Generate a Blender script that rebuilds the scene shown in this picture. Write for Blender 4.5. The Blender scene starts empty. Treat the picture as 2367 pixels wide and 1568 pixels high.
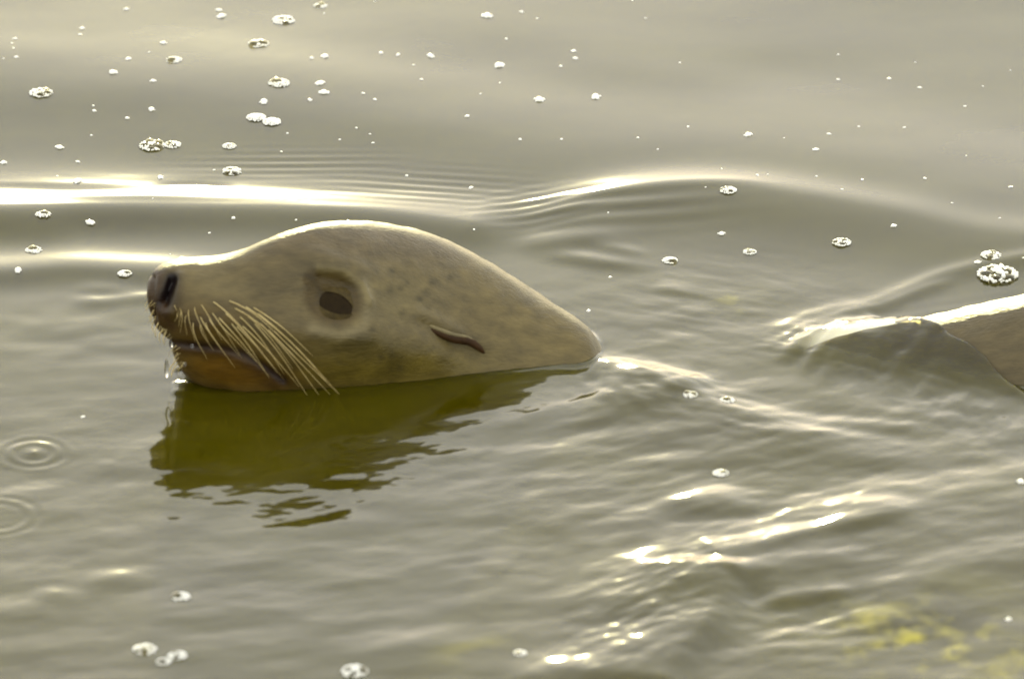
import bpy, bmesh, math, random
import numpy as np
from mathutils import Vector
from mathutils.bvhtree import BVHTree

R_ = math.radians
random.seed(7)
scene = bpy.context.scene
COL = scene.collection

# ------------------------------------------------------------------ camera
PITCH = R_(25.0)          # looking down on the water
DIST = 6.0                # metres from the swimmer
SC = 3000.0               # design pixels per metre at DIST
CX, CY = 1183.0, 784.0    # centre of the 2366 x 1568 design sheet
sp, cp = math.sin(PITCH), math.cos(PITCH)
cam_d = bpy.data.cameras.new('camera')
cam = bpy.data.objects.new('camera', cam_d); COL.objects.link(cam)
cam.location = (0, -DIST * cp, DIST * sp)
cam.rotation_euler = (math.pi / 2 - PITCH, 0, 0)
cam_d.sensor_width = 36.0
cam_d.lens = 36.0 * DIST / (2366.0 / SC)
cam_d.clip_start = 0.1
cam_d.clip_end = 3000.0
cam_d.dof.use_dof = True
cam_d.dof.focus_distance = DIST + 0.20
cam_d.dof.aperture_fstop = 8.5
scene.camera = cam

# ------------------------------------------------------------------ light
SUN_EL, SUN_AZ = R_(10.0), R_(-2.5)      # low sun behind the animal, a little to the left
world = bpy.data.worlds.new('World'); scene.world = world
world.use_nodes = True
wn = world.node_tree.nodes; wl = world.node_tree.links
wn.clear()
sky = wn.new('ShaderNodeTexSky'); sky.sky_type = 'NISHITA'; sky.sun_disc = False
sky.sun_elevation = SUN_EL
sky.sun_rotation = SUN_AZ
sky.air_density = 1.0; sky.dust_density = 0.9; sky.ozone_density = 1.0
bg = wn.new('ShaderNodeBackground'); bg.inputs['Strength'].default_value = 0.12
wo = wn.new('ShaderNodeOutputWorld')
veil = wn.new('ShaderNodeMix'); veil.data_type = 'RGBA'      # thin even cloud veil over the whole sky
veil.inputs['Factor'].default_value = 0.80
veil.inputs['B'].default_value = (9.1, 9.0, 8.35, 1)
wl.new(sky.outputs[0], veil.inputs['A']); wl.new(veil.outputs['Result'], bg.inputs[0]); wl.new(bg.outputs[0], wo.inputs[0])
sun_d = bpy.data.lights.new('sun', 'SUN'); sun_d.energy = 3.4; sun_d.angle = R_(0.6)
sun_d.color = (1.0, 0.92, 0.45)
sun = bpy.data.objects.new('sun', sun_d); COL.objects.link(sun)
sdir = Vector((math.sin(SUN_AZ) * math.cos(SUN_EL), math.cos(SUN_AZ) * math.cos(SUN_EL), math.sin(SUN_EL)))
sun.rotation_euler = sdir.to_track_quat('Z', 'Y').to_euler()
scene.view_settings.view_transform = 'Standard'
scene.view_settings.look = 'None'
scene.view_settings.gamma = 1.0
scene.view_settings.use_curve_mapping = False
scene.view_settings.exposure = 1.58

# ------------------------------------------------------------------ helpers
CAMP = np.array([0, -DIST * cp, DIST * sp])
FWD = np.array([0, cp, -sp]); UPV = np.array([0, sp, cp])

def project(P):
    d = np.asarray(P, float) - CAMP
    dep = d @ FWD
    return np.stack([CX + SC * DIST * d[..., 0] / dep, CY - SC * DIST * (d @ UPV) / dep], -1)

def on_plane(px, py, z=0.0):
    """world point on the level z that the design sheet point falls on"""
    dx = (px - CX) / SC / DIST; dy = (CY - py) / SC / DIST
    d = np.array([dx, 0, 0]) + FWD + UPV * dy
    t = (z - CAMP[2]) / d[2]
    return CAMP + d * t

def ray_of(px, py):
    dx = (px - CX) / SC / DIST; dy = (CY - py) / SC / DIST
    d = np.array([dx, 0, 0]) + FWD + UPV * dy
    return Vector(CAMP), Vector(d / np.linalg.norm(d))

def pchip(xk, yk, x):
    xk = np.asarray(xk, float); yk = np.asarray(yk, float); x = np.asarray(x, float)
    h = np.diff(xk); dl = np.diff(yk) / h
    m = np.zeros_like(yk)
    m[0] = dl[0]; m[-1] = dl[-1]
    for i in range(1, len(xk) - 1):
        if dl[i - 1] * dl[i] > 0:
            w1 = 2 * h[i] + h[i - 1]; w2 = h[i] + 2 * h[i - 1]
            m[i] = (w1 + w2) / (w1 / dl[i - 1] + w2 / dl[i])
    i = np.clip(np.searchsorted(xk, x) - 1, 0, len(h) - 1)
    t = (x - xk[i]) / h[i]
    t2, t3 = t * t, t * t * t
    return ((2 * t3 - 3 * t2 + 1) * yk[i] + (t3 - 2 * t2 + t) * h[i] * m[i]
            + (-2 * t3 + 3 * t2) * yk[i + 1] + (t3 - t2) * h[i] * m[i + 1])

def smooth(a, b, x):
    t = np.clip((x - a) / (b - a), 0, 1)
    return t * t * (3 - 2 * t)

def _hash(ix, iy, seed):
    n = (ix.astype(np.int64) * 374761393 + iy.astype(np.int64) * 668265263 + seed * 974634777) & 0x7fffffff
    n = ((n ^ (n >> 13)) * 1274126177) & 0x7fffffff
    return (n ^ (n >> 16)) & 0xffff

def gnoise(x, y, seed=0):
    """2-D gradient noise, about -0.7 .. 0.7"""
    ix = np.floor(x); iy = np.floor(y)
    fx = x - ix; fy = y - iy
    u = fx ** 3 * (fx * (fx * 6 - 15) + 10); v = fy ** 3 * (fy * (fy * 6 - 15) + 10)
    out = 0
    for ox in (0, 1):
        for oy in (0, 1):
            a = _hash(ix + ox, iy + oy, seed) / 65536.0 * 2 * math.pi
            g = np.cos(a) * (fx - ox) + np.sin(a) * (fy - oy)
            out = out + g * (u if ox else 1 - u) * (v if oy else 1 - v)
    return out

def rot(x, y, deg):
    c, s = math.cos(R_(deg)), math.sin(R_(deg))
    return x * c + y * s, -x * s + y * c

def mesh_obj(name, verts, faces, mat, parent=None, smooth_shade=True):
    me = bpy.data.meshes.new(name)
    me.from_pydata([tuple(v) for v in verts], [], faces)
    me.update()
    if smooth_shade:
        me.polygons.foreach_set('use_smooth', [True] * len(me.polygons))
    me.materials.append(mat)
    o = bpy.data.objects.new(name, me); COL.objects.link(o)
    if parent: o.parent = parent
    return o

def tag(o, label, cat, group=None):
    o['label'] = label; o['category'] = cat
    if group: o['group'] = group
    return o

def empty(name, loc):
    o = bpy.data.objects.new(name, None); COL.objects.link(o)
    o.location = loc; o.empty_display_size = 0.02
    return o

# ------------------------------------------------------------------ materials
def new_mat(name):
    m = bpy.data.materials.new(name); m.use_nodes = True
    nt = m.node_tree; nt.nodes.clear()
    out = nt.nodes.new('ShaderNodeOutputMaterial')
    return m, nt, nt.nodes, nt.links, out

def mat_water():
    m, nt, N, L, out = new_mat('murky_water')
    p = N.new('ShaderNodeBsdfPrincipled')
    p.inputs['Roughness'].default_value = 0.055
    p.inputs['IOR'].default_value = 1.34
    p.inputs['Subsurface Weight'].default_value = 1.0          # silt scatters light sideways under the surface
    p.inputs['Subsurface Radius'].default_value = (1.0, 0.9, 0.5)
    p.inputs['Subsurface Scale'].default_value = 0.04
    tc = N.new('ShaderNodeTexCoord')
    tint = N.new('ShaderNodeAttribute'); tint.attribute_name = 'tint'; tint.attribute_type = 'GEOMETRY'
    clear = N.new('ShaderNodeAttribute'); clear.attribute_name = 'clear'; clear.attribute_type = 'GEOMETRY'
    # silt drifting in the water: slow colour change
    mp = N.new('ShaderNodeMapping'); mp.inputs['Scale'].default_value = (3.0, 5.0, 1.0)
    nz = N.new('ShaderNodeTexNoise'); nz.inputs['Scale'].default_value = 2.0; nz.inputs['Detail'].default_value = 3
    cr = N.new('ShaderNodeValToRGB')
    cr.color_ramp.elements[0].position = 0.35; cr.color_ramp.elements[0].color = (0.024, 0.0195, 0.0002, 1)
    cr.color_ramp.elements[1].position = 0.7; cr.color_ramp.elements[1].color = (0.034, 0.0285, 0.0004, 1)
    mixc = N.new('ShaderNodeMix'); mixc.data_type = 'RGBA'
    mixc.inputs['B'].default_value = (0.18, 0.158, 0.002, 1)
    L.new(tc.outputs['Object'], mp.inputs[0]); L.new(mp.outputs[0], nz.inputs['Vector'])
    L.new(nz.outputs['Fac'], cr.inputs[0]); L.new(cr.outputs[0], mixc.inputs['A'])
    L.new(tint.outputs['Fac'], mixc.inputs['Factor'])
    L.new(mixc.outputs['Result'], p.inputs['Base Color'])
    # capillary wrinkles too small for the mesh
    nb = N.new('ShaderNodeTexNoise'); nb.inputs['Scale'].default_value = 60.0; nb.inputs['Detail'].default_value = 2
    mpb = N.new('ShaderNodeMapping'); mpb.inputs['Scale'].default_value = (1.0, 1.0, 1.0)
    L.new(tc.outputs['Object'], mpb.inputs[0]); L.new(mpb.outputs[0], nb.inputs['Vector'])
    bp = N.new('ShaderNodeBump'); bp.inputs['Strength'].default_value = 0.12; bp.inputs['Distance'].default_value = 0.0005
    L.new(nb.outputs['Fac'], bp.inputs['Height']); L.new(bp.outputs[0], p.inputs['Normal'])
    # thin sheet of water running over the back: see through
    tr = N.new('ShaderNodeBsdfTransparent'); tr.inputs[0].default_value = (0.86, 0.82, 0.62, 1)
    gl = N.new('ShaderNodeBsdfGlossy'); gl.inputs['Roughness'].default_value = 0.055
    fr = N.new('ShaderNodeFresnel'); fr.inputs[0].default_value = 1.34
    film = N.new('ShaderNodeMixShader')
    L.new(bp.outputs[0], gl.inputs['Normal']); L.new(bp.outputs[0], fr.inputs['Normal'])
    L.new(fr.outputs[0], film.inputs[0]); L.new(tr.outputs[0], film.inputs[1]); L.new(gl.outputs[0], film.inputs[2])
    mx = N.new('ShaderNodeMixShader')
    L.new(clear.outputs['Fac'], mx.inputs[0]); L.new(p.outputs[0], mx.inputs[1]); L.new(film.outputs[0], mx.inputs[2])
    L.new(mx.outputs[0], out.inputs[0])
    return m

def mat_fur():
    m, nt, N, L, out = new_mat('wet_fur')
    p = N.new('ShaderNodeBsdfPrincipled')
    p.inputs['Roughness'].default_value = 0.42
    p.inputs['IOR'].default_value = 1.4
    p.inputs['Specular IOR Level'].default_value = 0.2; p.inputs['Coat Weight'].default_value = 0.18; p.inputs['Coat Roughness'].default_value = 0.25; p.inputs['Coat IOR'].default_value = 1.33
    at = N.new('ShaderNodeAttribute'); at.attribute_name = 'Col'
    tc = N.new('ShaderNodeTexCoord')
    mp = N.new('ShaderNodeMapping'); mp.inputs['Rotation'].default_value = (0, R_(25), 0); mp.inputs['Scale'].default_value = (45, 140, 140)
    nz = N.new('ShaderNodeTexNoise'); nz.inputs['Scale'].default_value = 1.0; nz.inputs['Detail'].default_value = 5; nz.inputs['Roughness'].default_value = 0.6
    L.new(tc.outputs['Object'], mp.inputs[0]); L.new(mp.outputs[0], nz.inputs['Vector'])
    mr = N.new('ShaderNodeMapRange'); mr.inputs['From Min'].default_value = 0.3; mr.inputs['From Max'].default_value = 0.7
    mr.inputs['To Min'].default_value = 0.76; mr.inputs['To Max'].default_value = 1.24
    L.new(nz.outputs['Fac'], mr.inputs[0])
    mul = N.new('ShaderNodeMix'); mul.data_type = 'RGBA'; mul.blend_type = 'MULTIPLY'; mul.inputs['Factor'].default_value = 1
    L.new(at.outputs['Color'], mul.inputs['A']); L.new(mr.outputs[0], mul.inputs['B'])
    L.new(mul.outputs['Result'], p.inputs['Base Color'])
    n2 = N.new('ShaderNodeTexNoise'); n2.inputs['Scale'].default_value = 4.0; n2.inputs['Detail'].default_value = 4
    L.new(mp.outputs[0], n2.inputs['Vector'])
    bp = N.new('ShaderNodeBump'); bp.inputs['Strength'].default_value = 0.55; bp.inputs['Distance'].default_value = 0.0014
    L.new(n2.outputs['Fac'], bp.inputs['Height']); L.new(bp.outputs[0], p.inputs['Normal'])
    L.new(p.outputs[0], out.inputs[0])
    return m

def mat_simple(name, col, rough=0.4, ior=1.45, noise=0.25, scale=80, trans=0.0, sss=0.0):
    m, nt, N, L, out = new_mat(name)
    p = N.new('ShaderNodeBsdfPrincipled')
    p.inputs['Roughness'].default_value = rough; p.inputs['IOR'].default_value = ior
    p.inputs['Transmission Weight'].default_value = trans
    tc = N.new('ShaderNodeTexCoord')
    nz = N.new('ShaderNodeTexNoise'); nz.inputs['Scale'].default_value = scale; nz.inputs['Detail'].default_value = 3
    L.new(tc.outputs['Object'], nz.inputs['Vector'])
    cr = N.new('ShaderNodeValToRGB')
    a = 1 - noise; b = 1 + noise
    cr.color_ramp.elements[0].position = 0.3; cr.color_ramp.elements[0].color = (col[0] * a, col[1] * a, col[2] * a, 1)
    cr.color_ramp.elements[1].position = 0.7; cr.color_ramp.elements[1].color = (min(1, col[0] * b), min(1, col[1] * b), min(1, col[2] * b), 1)
    L.new(nz.outputs['Fac'], cr.inputs[0]); L.new(cr.outputs[0], p.inputs['Base Color'])
    if sss:
        p.inputs['Subsurface Weight'].default_value = sss
        p.inputs['Subsurface Radius'].default_value = (0.004, 0.003, 0.001)
        p.inputs['Subsurface Scale'].default_value = 1.0
    L.new(p.outputs[0], out.inputs[0])
    return m

def mat_film():
    """soap-thin bubble wall: see-through face on, tinted dark in place of refracted sky, milky and shiny at grazing angles"""
    m, nt, N, L, out = new_mat('bubble_film')
    tr = N.new('ShaderNodeBsdfTransparent'); tr.inputs[0].default_value = (0.66, 0.63, 0.48, 1)  # tint darkens the bubble middles in place of refracted sky
    gl = N.new('ShaderNodeBsdfGlossy'); gl.inputs['Roughness'].default_value = 0.12; gl.inputs['Color'].default_value = (1, 1, 1, 1)
    tl = N.new('ShaderNodeBsdfTranslucent'); tl.inputs[0].default_value = (0.85, 0.84, 0.78, 1)
    mx = N.new('ShaderNodeMixShader'); mx.inputs[0].default_value = 0.75
    L.new(gl.outputs[0], mx.inputs[1]); L.new(tl.outputs[0], mx.inputs[2])
    lw = N.new('ShaderNodeLayerWeight'); lw.inputs['Blend'].default_value = 0.5
    tc = N.new('ShaderNodeTexCoord')
    nz = N.new('ShaderNodeTexNoise'); nz.inputs['Scale'].default_value = 300
    L.new(tc.outputs['Object'], nz.inputs['Vector'])
    pw = N.new('ShaderNodeMath'); pw.operation = 'POWER'; pw.inputs[1].default_value = 2.0
    L.new(lw.outputs['Facing'], pw.inputs[0])
    mu = N.new('ShaderNodeMath'); mu.operation = 'MULTIPLY_ADD'; mu.inputs[1].default_value = 0.9; mu.inputs[2].default_value = -0.02
    L.new(pw.outputs[0], mu.inputs[0])
    m2 = N.new('ShaderNodeMath'); m2.operation = 'MULTIPLY_ADD'; m2.inputs[1].default_value = 0.12
    L.new(nz.outputs['Fac'], m2.inputs[0]); L.new(mu.outputs[0], m2.inputs[2])
    fin = N.new('ShaderNodeMixShader')
    L.new(m2.outputs[0], fin.inputs[0]); L.new(tr.outputs[0], fin.inputs[1]); L.new(mx.outputs[0], fin.inputs[2])
    L.new(fin.outputs[0], out.inputs[0])
    return m

def mat_froth():
    m, nt, N, L, out = new_mat('white_froth')
    tl = N.new('ShaderNodeBsdfTranslucent'); df = N.new('ShaderNodeBsdfDiffuse')
    gl = N.new('ShaderNodeBsdfGlossy'); gl.inputs['Roughness'].default_value = 0.15
    tc = N.new('ShaderNodeTexCoord'); nz = N.new('ShaderNodeTexNoise'); nz.inputs['Scale'].default_value = 500
    cr = N.new('ShaderNodeValToRGB')
    cr.color_ramp.elements[0].color = (0.88, 0.87, 0.78, 1); cr.color_ramp.elements[1].color = (0.97, 0.96, 0.92, 1)
    L.new(tc.outputs['Object'], nz.inputs['Vector']); L.new(nz.outputs['Fac'], cr.inputs[0])
    for n in (tl, df): L.new(cr.outputs[0], n.inputs[0])
    a0 = N.new('ShaderNodeMixShader'); a0.inputs[0].default_value = 0.6
    L.new(tl.outputs[0], a0.inputs[1]); L.new(df.outputs[0], a0.inputs[2])
    tr = N.new('ShaderNodeBsdfTransparent')
    a = N.new('ShaderNodeMixShader'); a.inputs[0].default_value = 0.12
    L.new(a0.outputs[0], a.inputs[1]); L.new(tr.outputs[0], a.inputs[2])
    lw = N.new('ShaderNodeFresnel'); lw.inputs[0].default_value = 1.5
    b = N.new('ShaderNodeMixShader'); L.new(lw.outputs[0], b.inputs[0])
    L.new(a.outputs[0], b.inputs[1]); L.new(gl.outputs[0], b.inputs[2]); L.new(b.outputs[0], out.inputs[0])
    return m

def mat_whisker():
    m, nt, N, L, out = new_mat('whisker_horn')
    p = N.new('ShaderNodeBsdfPrincipled'); p.inputs['Roughness'].default_value = 0.35
    tl = N.new('ShaderNodeBsdfTranslucent')
    tc = N.new('ShaderNodeTexCoord'); nz = N.new('ShaderNodeTexNoise'); nz.inputs['Scale'].default_value = 90
    cr = N.new('ShaderNodeValToRGB')
    cr.color_ramp.elements[0].color = (0.30, 0.22, 0.06, 1); cr.color_ramp.elements[1].color = (0.62, 0.52, 0.26, 1)
    L.new(tc.outputs['Object'], nz.inputs['Vector']); L.new(nz.outputs['Fac'], cr.inputs[0])
    L.new(cr.outputs[0], p.inputs['Base Color']); L.new(cr.outputs[0], tl.inputs[0])
    mx = N.new('ShaderNodeMixShader'); mx.inputs[0].default_value = 0.5
    L.new(p.outputs[0], mx.inputs[1]); L.new(tl.outputs[0], mx.inputs[2]); L.new(mx.outputs[0], out.inputs[0])
    return m

M_WATER = mat_water()
M_FUR = mat_fur()
M_FILM = mat_film()
M_FROTH = mat_froth()
M_EYE = mat_simple('dark_eye', (0.010, 0.006, 0.0015), 0.10, 1.12, 0.2, 200)
M_LID = mat_simple('eyelid_skin', (0.032, 0.022, 0.005), 0.5, 1.2, 0.3, 300)
M_EAR = mat_simple('ear_skin', (0.085, 0.068, 0.030), 0.55, 1.3, 0.3, 120)
M_EARD = mat_simple('ear_inner_skin', (0.020, 0.009, 0.002), 0.6, 1.2, 0.3, 120)
M_WHISK = mat_whisker()
M_DROP = mat_simple('clear_water_drop', (1, 1, 1), 0.02, 1.33, 0.0, 10, trans=1.0)

# ------------------------------------------------------------------ the sea lion's body
# stations along the body on the design sheet: x, top silhouette y, middle-line depth, half width
TOP = [(343, 676), (346, 648), (352, 633), (362, 620), (378, 610), (400, 602), (430, 597), (480, 594), (520, 588), (564, 576), (610, 556), (672, 533),
       (734, 517), (796, 511), (830, 511), (900, 517), (1000, 541), (1080, 577), (1150, 617), (1230, 669), (1300, 714), (1360, 757), (1390, 797),
       (1420, 826), (1470, 850), (1600, 868), (1750, 845), (1850, 810), (1950, 774), (2090, 743), (2366, 680), (2700, 620), (3200, 590), (4000, 660), (4900, 800), (5600, 900), (5800, 960)]
YM = [(343, -.070), (480, -.062), (640, -.052), (820, -.024), (950, -.002), (1080, .009), (1250, .0), (1340, -.012), (1390, -.018), (1450, -.018), (1600, -.012), (1950, -.012), (2366, -.016), (3200, .0), (5800, .05)]
HW = [(343, .002), (346, .010), (352, .015), (362, .020), (378, .0245), (400, .028), (430, .032), (480, .038), (550, .043), (620, .046), (700, .053), (760, .060), (820, .066), (900, .072),
      (1000, .075), (1080, .076), (1250, .070), (1340, .060), (1390, .058), (1450, .060), (1600, .07), (1800, .07), (1950, .082), (2090, .102), (2366, .128), (2800, .15), (3400, .18), (4000, .16), (4900, .10), (5600, .05), (5800, .02)]
BOT = [(343, 684), (346, 706), (352, 728), (362, 750), (380, 772), (395, 786), (402, 812), (412, 838), (430, 868), (460, 890), (520, 915), (640, 960)]   # chin silhouette
ZB = [(640, -.030), (820, -.045), (1080, -.105), (1250, -.15), (1390, -.175), (1600, -.22), (1950, -.295), (2366, -.30), (3200, -.31), (4000, -.28), (4900, -.2), (5600, -.13), (5800, -.09)]

NT = 160
def stations():
    a = list(343 + (np.linspace(0, 1, 26) ** 1.6) * 60)
    b = list(np.arange(406, 1400, 3.6))
    c = list(np.arange(1404, 2500, 9))
    d = list(np.arange(2520, 5801, 60))
    return np.array(a + b + c + d)
XS = stations()
top = pchip(*zip(*TOP), XS); ym = pchip(*zip(*YM), XS); hw = pchip(*zip(*HW), XS)
botpx = pchip(*zip(*BOT), np.clip(XS, 343, 640)); zbk = pchip(*zip(*ZB), np.clip(XS, 640, 5800))
th = np.linspace(0, 2 * math.pi, NT, endpoint=False)
EXP = pchip([343, 430, 700, 1000, 5800], [1.0, .86, .90, .97, 1.0], XS)
EXT = pchip([343, 430, 560, 700, 1000, 1390, 1900, 2366, 5800], [1.0, .95, 1.05, 1.14, 1.14, 1.06, 1.08, 1.16, 1.1], XS)   # the back and crown are keeled

def ring(x, y0, w, zt, zb, e, et):
    zc, h = (zt + zb) / 2, (zt - zb) / 2
    c, s = np.cos(th), np.sin(th)
    ee = e + (et - e) * smooth(-.1, .5, s)
    y = y0 + w * np.sign(c) * np.abs(c) ** ee
    z = zc + h * np.sign(s) * np.abs(s) ** ee
    return np.stack([np.full(NT, x), y, z], -1)

V = np.zeros((len(XS), NT, 3))
ZT = np.zeros(len(XS)); ZBt = np.zeros(len(XS)); XW = np.zeros(len(XS))
for i, px in enumerate(XS):
    dep = DIST + ym[i] * cp
    x = (px - CX) / SC * dep / DIST
    y0, w, e = ym[i], hw[i], EXP[i]
    zb = zbk[i]; zt = 0.05
    for it in range(3):
        lo, hi = -.4, .3                      # solve the top for the silhouette
        for _ in range(30):
            zt = (lo + hi) / 2
            if project(ring(x, y0, w, zt, min(zb, zt - .001), e, EXT[i]))[:, 1].min() > top[i]: lo = zt
            else: hi = zt
        if px < 640:
            lo, hi = -.2, zt - .0005
            for _ in range(30):
                z_ = (lo + hi) / 2
                if project(ring(x, y0, w, zt, z_, e, EXT[i]))[:, 1].max() > botpx[i]: lo = z_
                else: hi = z_
            f = smooth(520, 640, px)
            zb = z_ * (1 - f) + zbk[i] * f
        else: break
    ZT[i], ZBt[i], XW[i] = zt, min(zb, zt - .001), x
    V[i] = ring(x, y0, w, zt, ZBt[i], e, EXT[i])

# ---- sculpting, symmetrical about the middle line; features are given by their place on the near flank
def mirror_idx():
    # th -> pi - th
    return (NT // 2 - np.arange(NT)) % NT
MI = mirror_idx()
near = np.cos(th) <= 1e-9
PXY = project(V)                                  # (ns, NT, 2)
FX = np.where(near[None, :], PXY[..., 0], PXY[:, MI, 0])
FY = np.where(near[None, :], PXY[..., 1], PXY[:, MI, 1])
def normals(V):
    du = np.gradient(V, axis=0)
    dv = np.roll(V, -1, 1) - np.roll(V, 1, 1)
    n = np.cross(dv, du)
    ln = np.linalg.norm(n, axis=-1, keepdims=True); n = n / np.maximum(ln, 1e-12)
    cen = V.mean(axis=1, keepdims=True)
    s = np.sign(((V - cen) * n).sum(-1, keepdims=True).mean())
    return n * s
NRM = normals(V)
def g(cx, cy, sx, sy, ang=0):
    x, y = FX - cx, FY - cy
    c, s = math.cos(R_(ang)), math.sin(R_(ang))
    u, v = x * c + y * s, -x * s + y * c
    return np.exp(-(u / sx) ** 2 - (v / sy) ** 2)
def line(pts, s):
    """gaussian ridge along a polyline"""
    best = np.full(FX.shape, 1e9)
    for (x0, y0), (x1, y1) in zip(pts[:-1], pts[1:]):
        dx, dy = x1 - x0, y1 - y0
        t = np.clip(((FX - x0) * dx + (FY - y0) * dy) / (dx * dx + dy * dy), 0, 1)
        best = np.minimum(best, np.hypot(FX - x0 - t * dx, FY - y0 - t * dy))
    return np.exp(-(best / s) ** 2)
D = np.zeros(FX.shape)
D += -0.0085 * g(768, 690, 62, 54)                       # eye socket
D += 0.0040 * g(775, 608, 75, 22, 16)                    # brow
D += 0.0024 * line([(735, 619), (792, 626), (836, 657), (852, 700)], 8)
D += -0.0014 * line([(745, 640), (790, 648), (822, 676)], 6)
D += 0.0030 * g(838, 690, 26, 70, -15)                   # outer rim of the socket
D += 0.0032 * g(785, 772, 80, 24, 8)                     # rim under the eye
D += 0.0060 * g(490, 735, 80, 62, 20)                    # whisker pad
D += -0.0040 * g(640, 690, 60, 60)                       # hollow before the eye
D += 0.0050 * g(930, 800, 130, 60)                       # cheek
D += -0.0028 * line([(398, 792), (440, 796), (505, 800), (560, 815), (610, 845), (655, 880)], 8)   # mouth
D += -0.0090 * line([(398, 646), (388, 672), (378, 698)], 12)     # nostril
D += 0.0030 * line([(412, 640), (410, 680), (398, 720)], 12)
D += -0.0030 * line([(352, 640), (349, 690), (356, 735)], 7)      # groove of the nose pad
D += -0.0025 * line([(980, 752), (1040, 795), (1110, 822)], 18)
D += 0.0026 * line([(960, 722), (1010, 742), (1060, 768)], 13)   # skin fold leading to the ear
fold = np.zeros(FX.shape)
for k, (a, b, c) in enumerate([(1120, 640, 24), (1190, 690, 20), (1250, 730, 22), (1310, 765, 18)]):
    fold += 0.0004 * line([(a, b), (a + 30, b + 70), (a + 20, b + 150)], c)
D += fold
rough = (gnoise(FX / 55, FY / 45, 3) * 0.0011 + gnoise(FX / 24, FY / 20, 4) * 0.0004) * smooth(-5, 70, FY - np.interp(FX, XS, top))
D += rough * smooth(360, 460, FX) * (FX < 2600)
V = V + NRM * D[..., None]
PXY = project(V)
FX = np.where(near[None, :], PXY[..., 0], PXY[:, MI, 0])
FY = np.where(near[None, :], PXY[..., 1], PXY[:, MI, 1])

# ---- fur colour, with the lower lip darkened against sky light
base = np.array([0.150, 0.120, 0.062])
C = np.ones(FX.shape + (3,)) * base
def paint(mask, col, k=1.0):
    global C
    mk = np.clip(mask * k, 0, 1)[..., None]
    C = C * (1 - mk) + np.array(col) * mk
paint(smooth(640, 560, FY) * smooth(500, 640, FX), (.140, .112, .078), .8)          # greyer crown
paint(smooth(1000, 1200, FX) * smooth(1500, 1400, FX), (.165, .132, .062), .8)      # pale neck
paint(g(910, 700, 120, 70), (.185, .155, .085), .7)
paint(g(800, 862, 230, 55), (.145, .112, .012), .85)                              # tawny lower cheek
paint(g(840, 790, 120, 28, 5), (.07, .055, .006), .75)
paint(g(1010, 850, 130, 45), (.15, .118, .02), .7)
paint(g(640, 640, 90, 60), (.12, .096, .055), .7)
paint(g(500, 660, 90, 40, 15), (.17, .14, .08), .6)
paint(g(500, 752, 130, 48, 16), (.110, .072, .006), 1.1)
paint(g(445, 765, 60, 40), (.060, .034, .003), .9)
paint(g(405, 690, 22, 70), (.055, .032, .008), .6)                            # dark muzzle below the nose
paint(g(530, 855, 130, 50, 10), (.150, .080, .004), 1.2)                           # brown lower jaw
paint(line([(402, 806), (450, 810), (505, 815), (555, 830), (600, 858)], 10), (.07, .035, .003), .9)  # painted dark to cancel sky light caught on the lower lip
paint(g(640, 880, 50, 30), (.07, .035, .004), .9)
paint(line([(400, 793), (440, 797), (505, 802), (560, 815), (610, 845), (655, 880)], 9), (.03, .014, .003), 1.2)
paint(smooth(400, 365, FX), (.055, .030, .008), 1.0)                                 # nose pad
paint(line([(398, 645), (389, 672), (379, 700)], 16), (.010, .005, .003), 1.5)
paint(line([(378, 705), (384, 735), (396, 755)], 12), (.05, .025, .006), .9)   # nostril
paint(g(768, 612, 80, 18, 10), (.10, .082, .04), .55)
paint(line([(846, 650), (858, 700), (840, 756), (785, 778), (722, 758)], 12), (.24, .205, .135), .85)
paint(line([(735, 620), (792, 627), (836, 658), (850, 692)], 8), (.25, .21, .12), .85)
eye_area = np.maximum(g(769, 690, 76, 64, 28), .96 * line([(722, 645), (760, 676)], 26))
paint(np.clip(eye_area * 5.0 - 1.7, 0, 1), (.080, .055, .013), 1.0)
paint(line([(718, 642), (736, 660), (745, 690), (760, 724)], 8), (.05, .034, .008), .8)
for (x, y, s) in [(902, 672, 13), (925, 665, 9), (930, 722, 9), (940, 655, 6), (905, 625, 7), (1000, 650, 11), (1040, 640, 9), (985, 672, 8), (860, 762, 8), (905, 820, 9), (880, 825, 8), (925, 850, 8), (970, 690, 9)]:
    paint(g(x, y, s, s * .8), (.055, .045, .018), .8)
sp_n = gnoise(FX / 13, FY / 9, 12)
paint(np.clip(sp_n * 2.2 - .75, 0, 1) * smooth(600, 800, FX) * smooth(1500, 1000, FX), (.07, .058, .03), .8)
pl = gnoise(FX / 60 + FY / 90, FY / 40, 15)
C *= (1 + .18 * pl + .15 * gnoise(FX / 22, FY / 16, 21))[..., None]
paint(smooth(1800, 2000, FX), (.112, .090, .050), .9)                             # dark wet back
C = np.clip(C * np.array([.40, .375, .265]), .002, .8)
sea_lion = empty('sea_lion', (0.0, 0.0, 0.0))
tag(sea_lion, 'wet grey-brown sea lion swimming with its head raised and back breaking the surface', 'sea lion')
ns = len(XS)
verts = V.reshape(-1, 3)
faces = []
for i in range(ns - 1):
    for j in range(NT):
        j2 = (j + 1) % NT
        faces.append((i * NT + j, i * NT + j2, (i + 1) * NT + j2, (i + 1) * NT + j))
faces.append(tuple(range(NT - 1, -1, -1)))
faces.append(tuple((ns - 1) * NT + j for j in range(NT)))
body = mesh_obj('body', verts, faces, M_FUR, sea_lion)
bm = bmesh.new(); bm.from_mesh(body.data); bmesh.ops.recalc_face_normals(bm, faces=bm.faces); bm.to_mesh(body.data); bm.free()
ca = body.data.color_attributes.new('Col', 'FLOAT_COLOR', 'POINT')
ca.data.foreach_set('color', np.concatenate([C.reshape(-1, 3), np.ones((ns * NT, 1))], 1).ravel())
BV = BVHTree.FromPolygons([tuple(v) for v in verts], faces)

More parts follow.
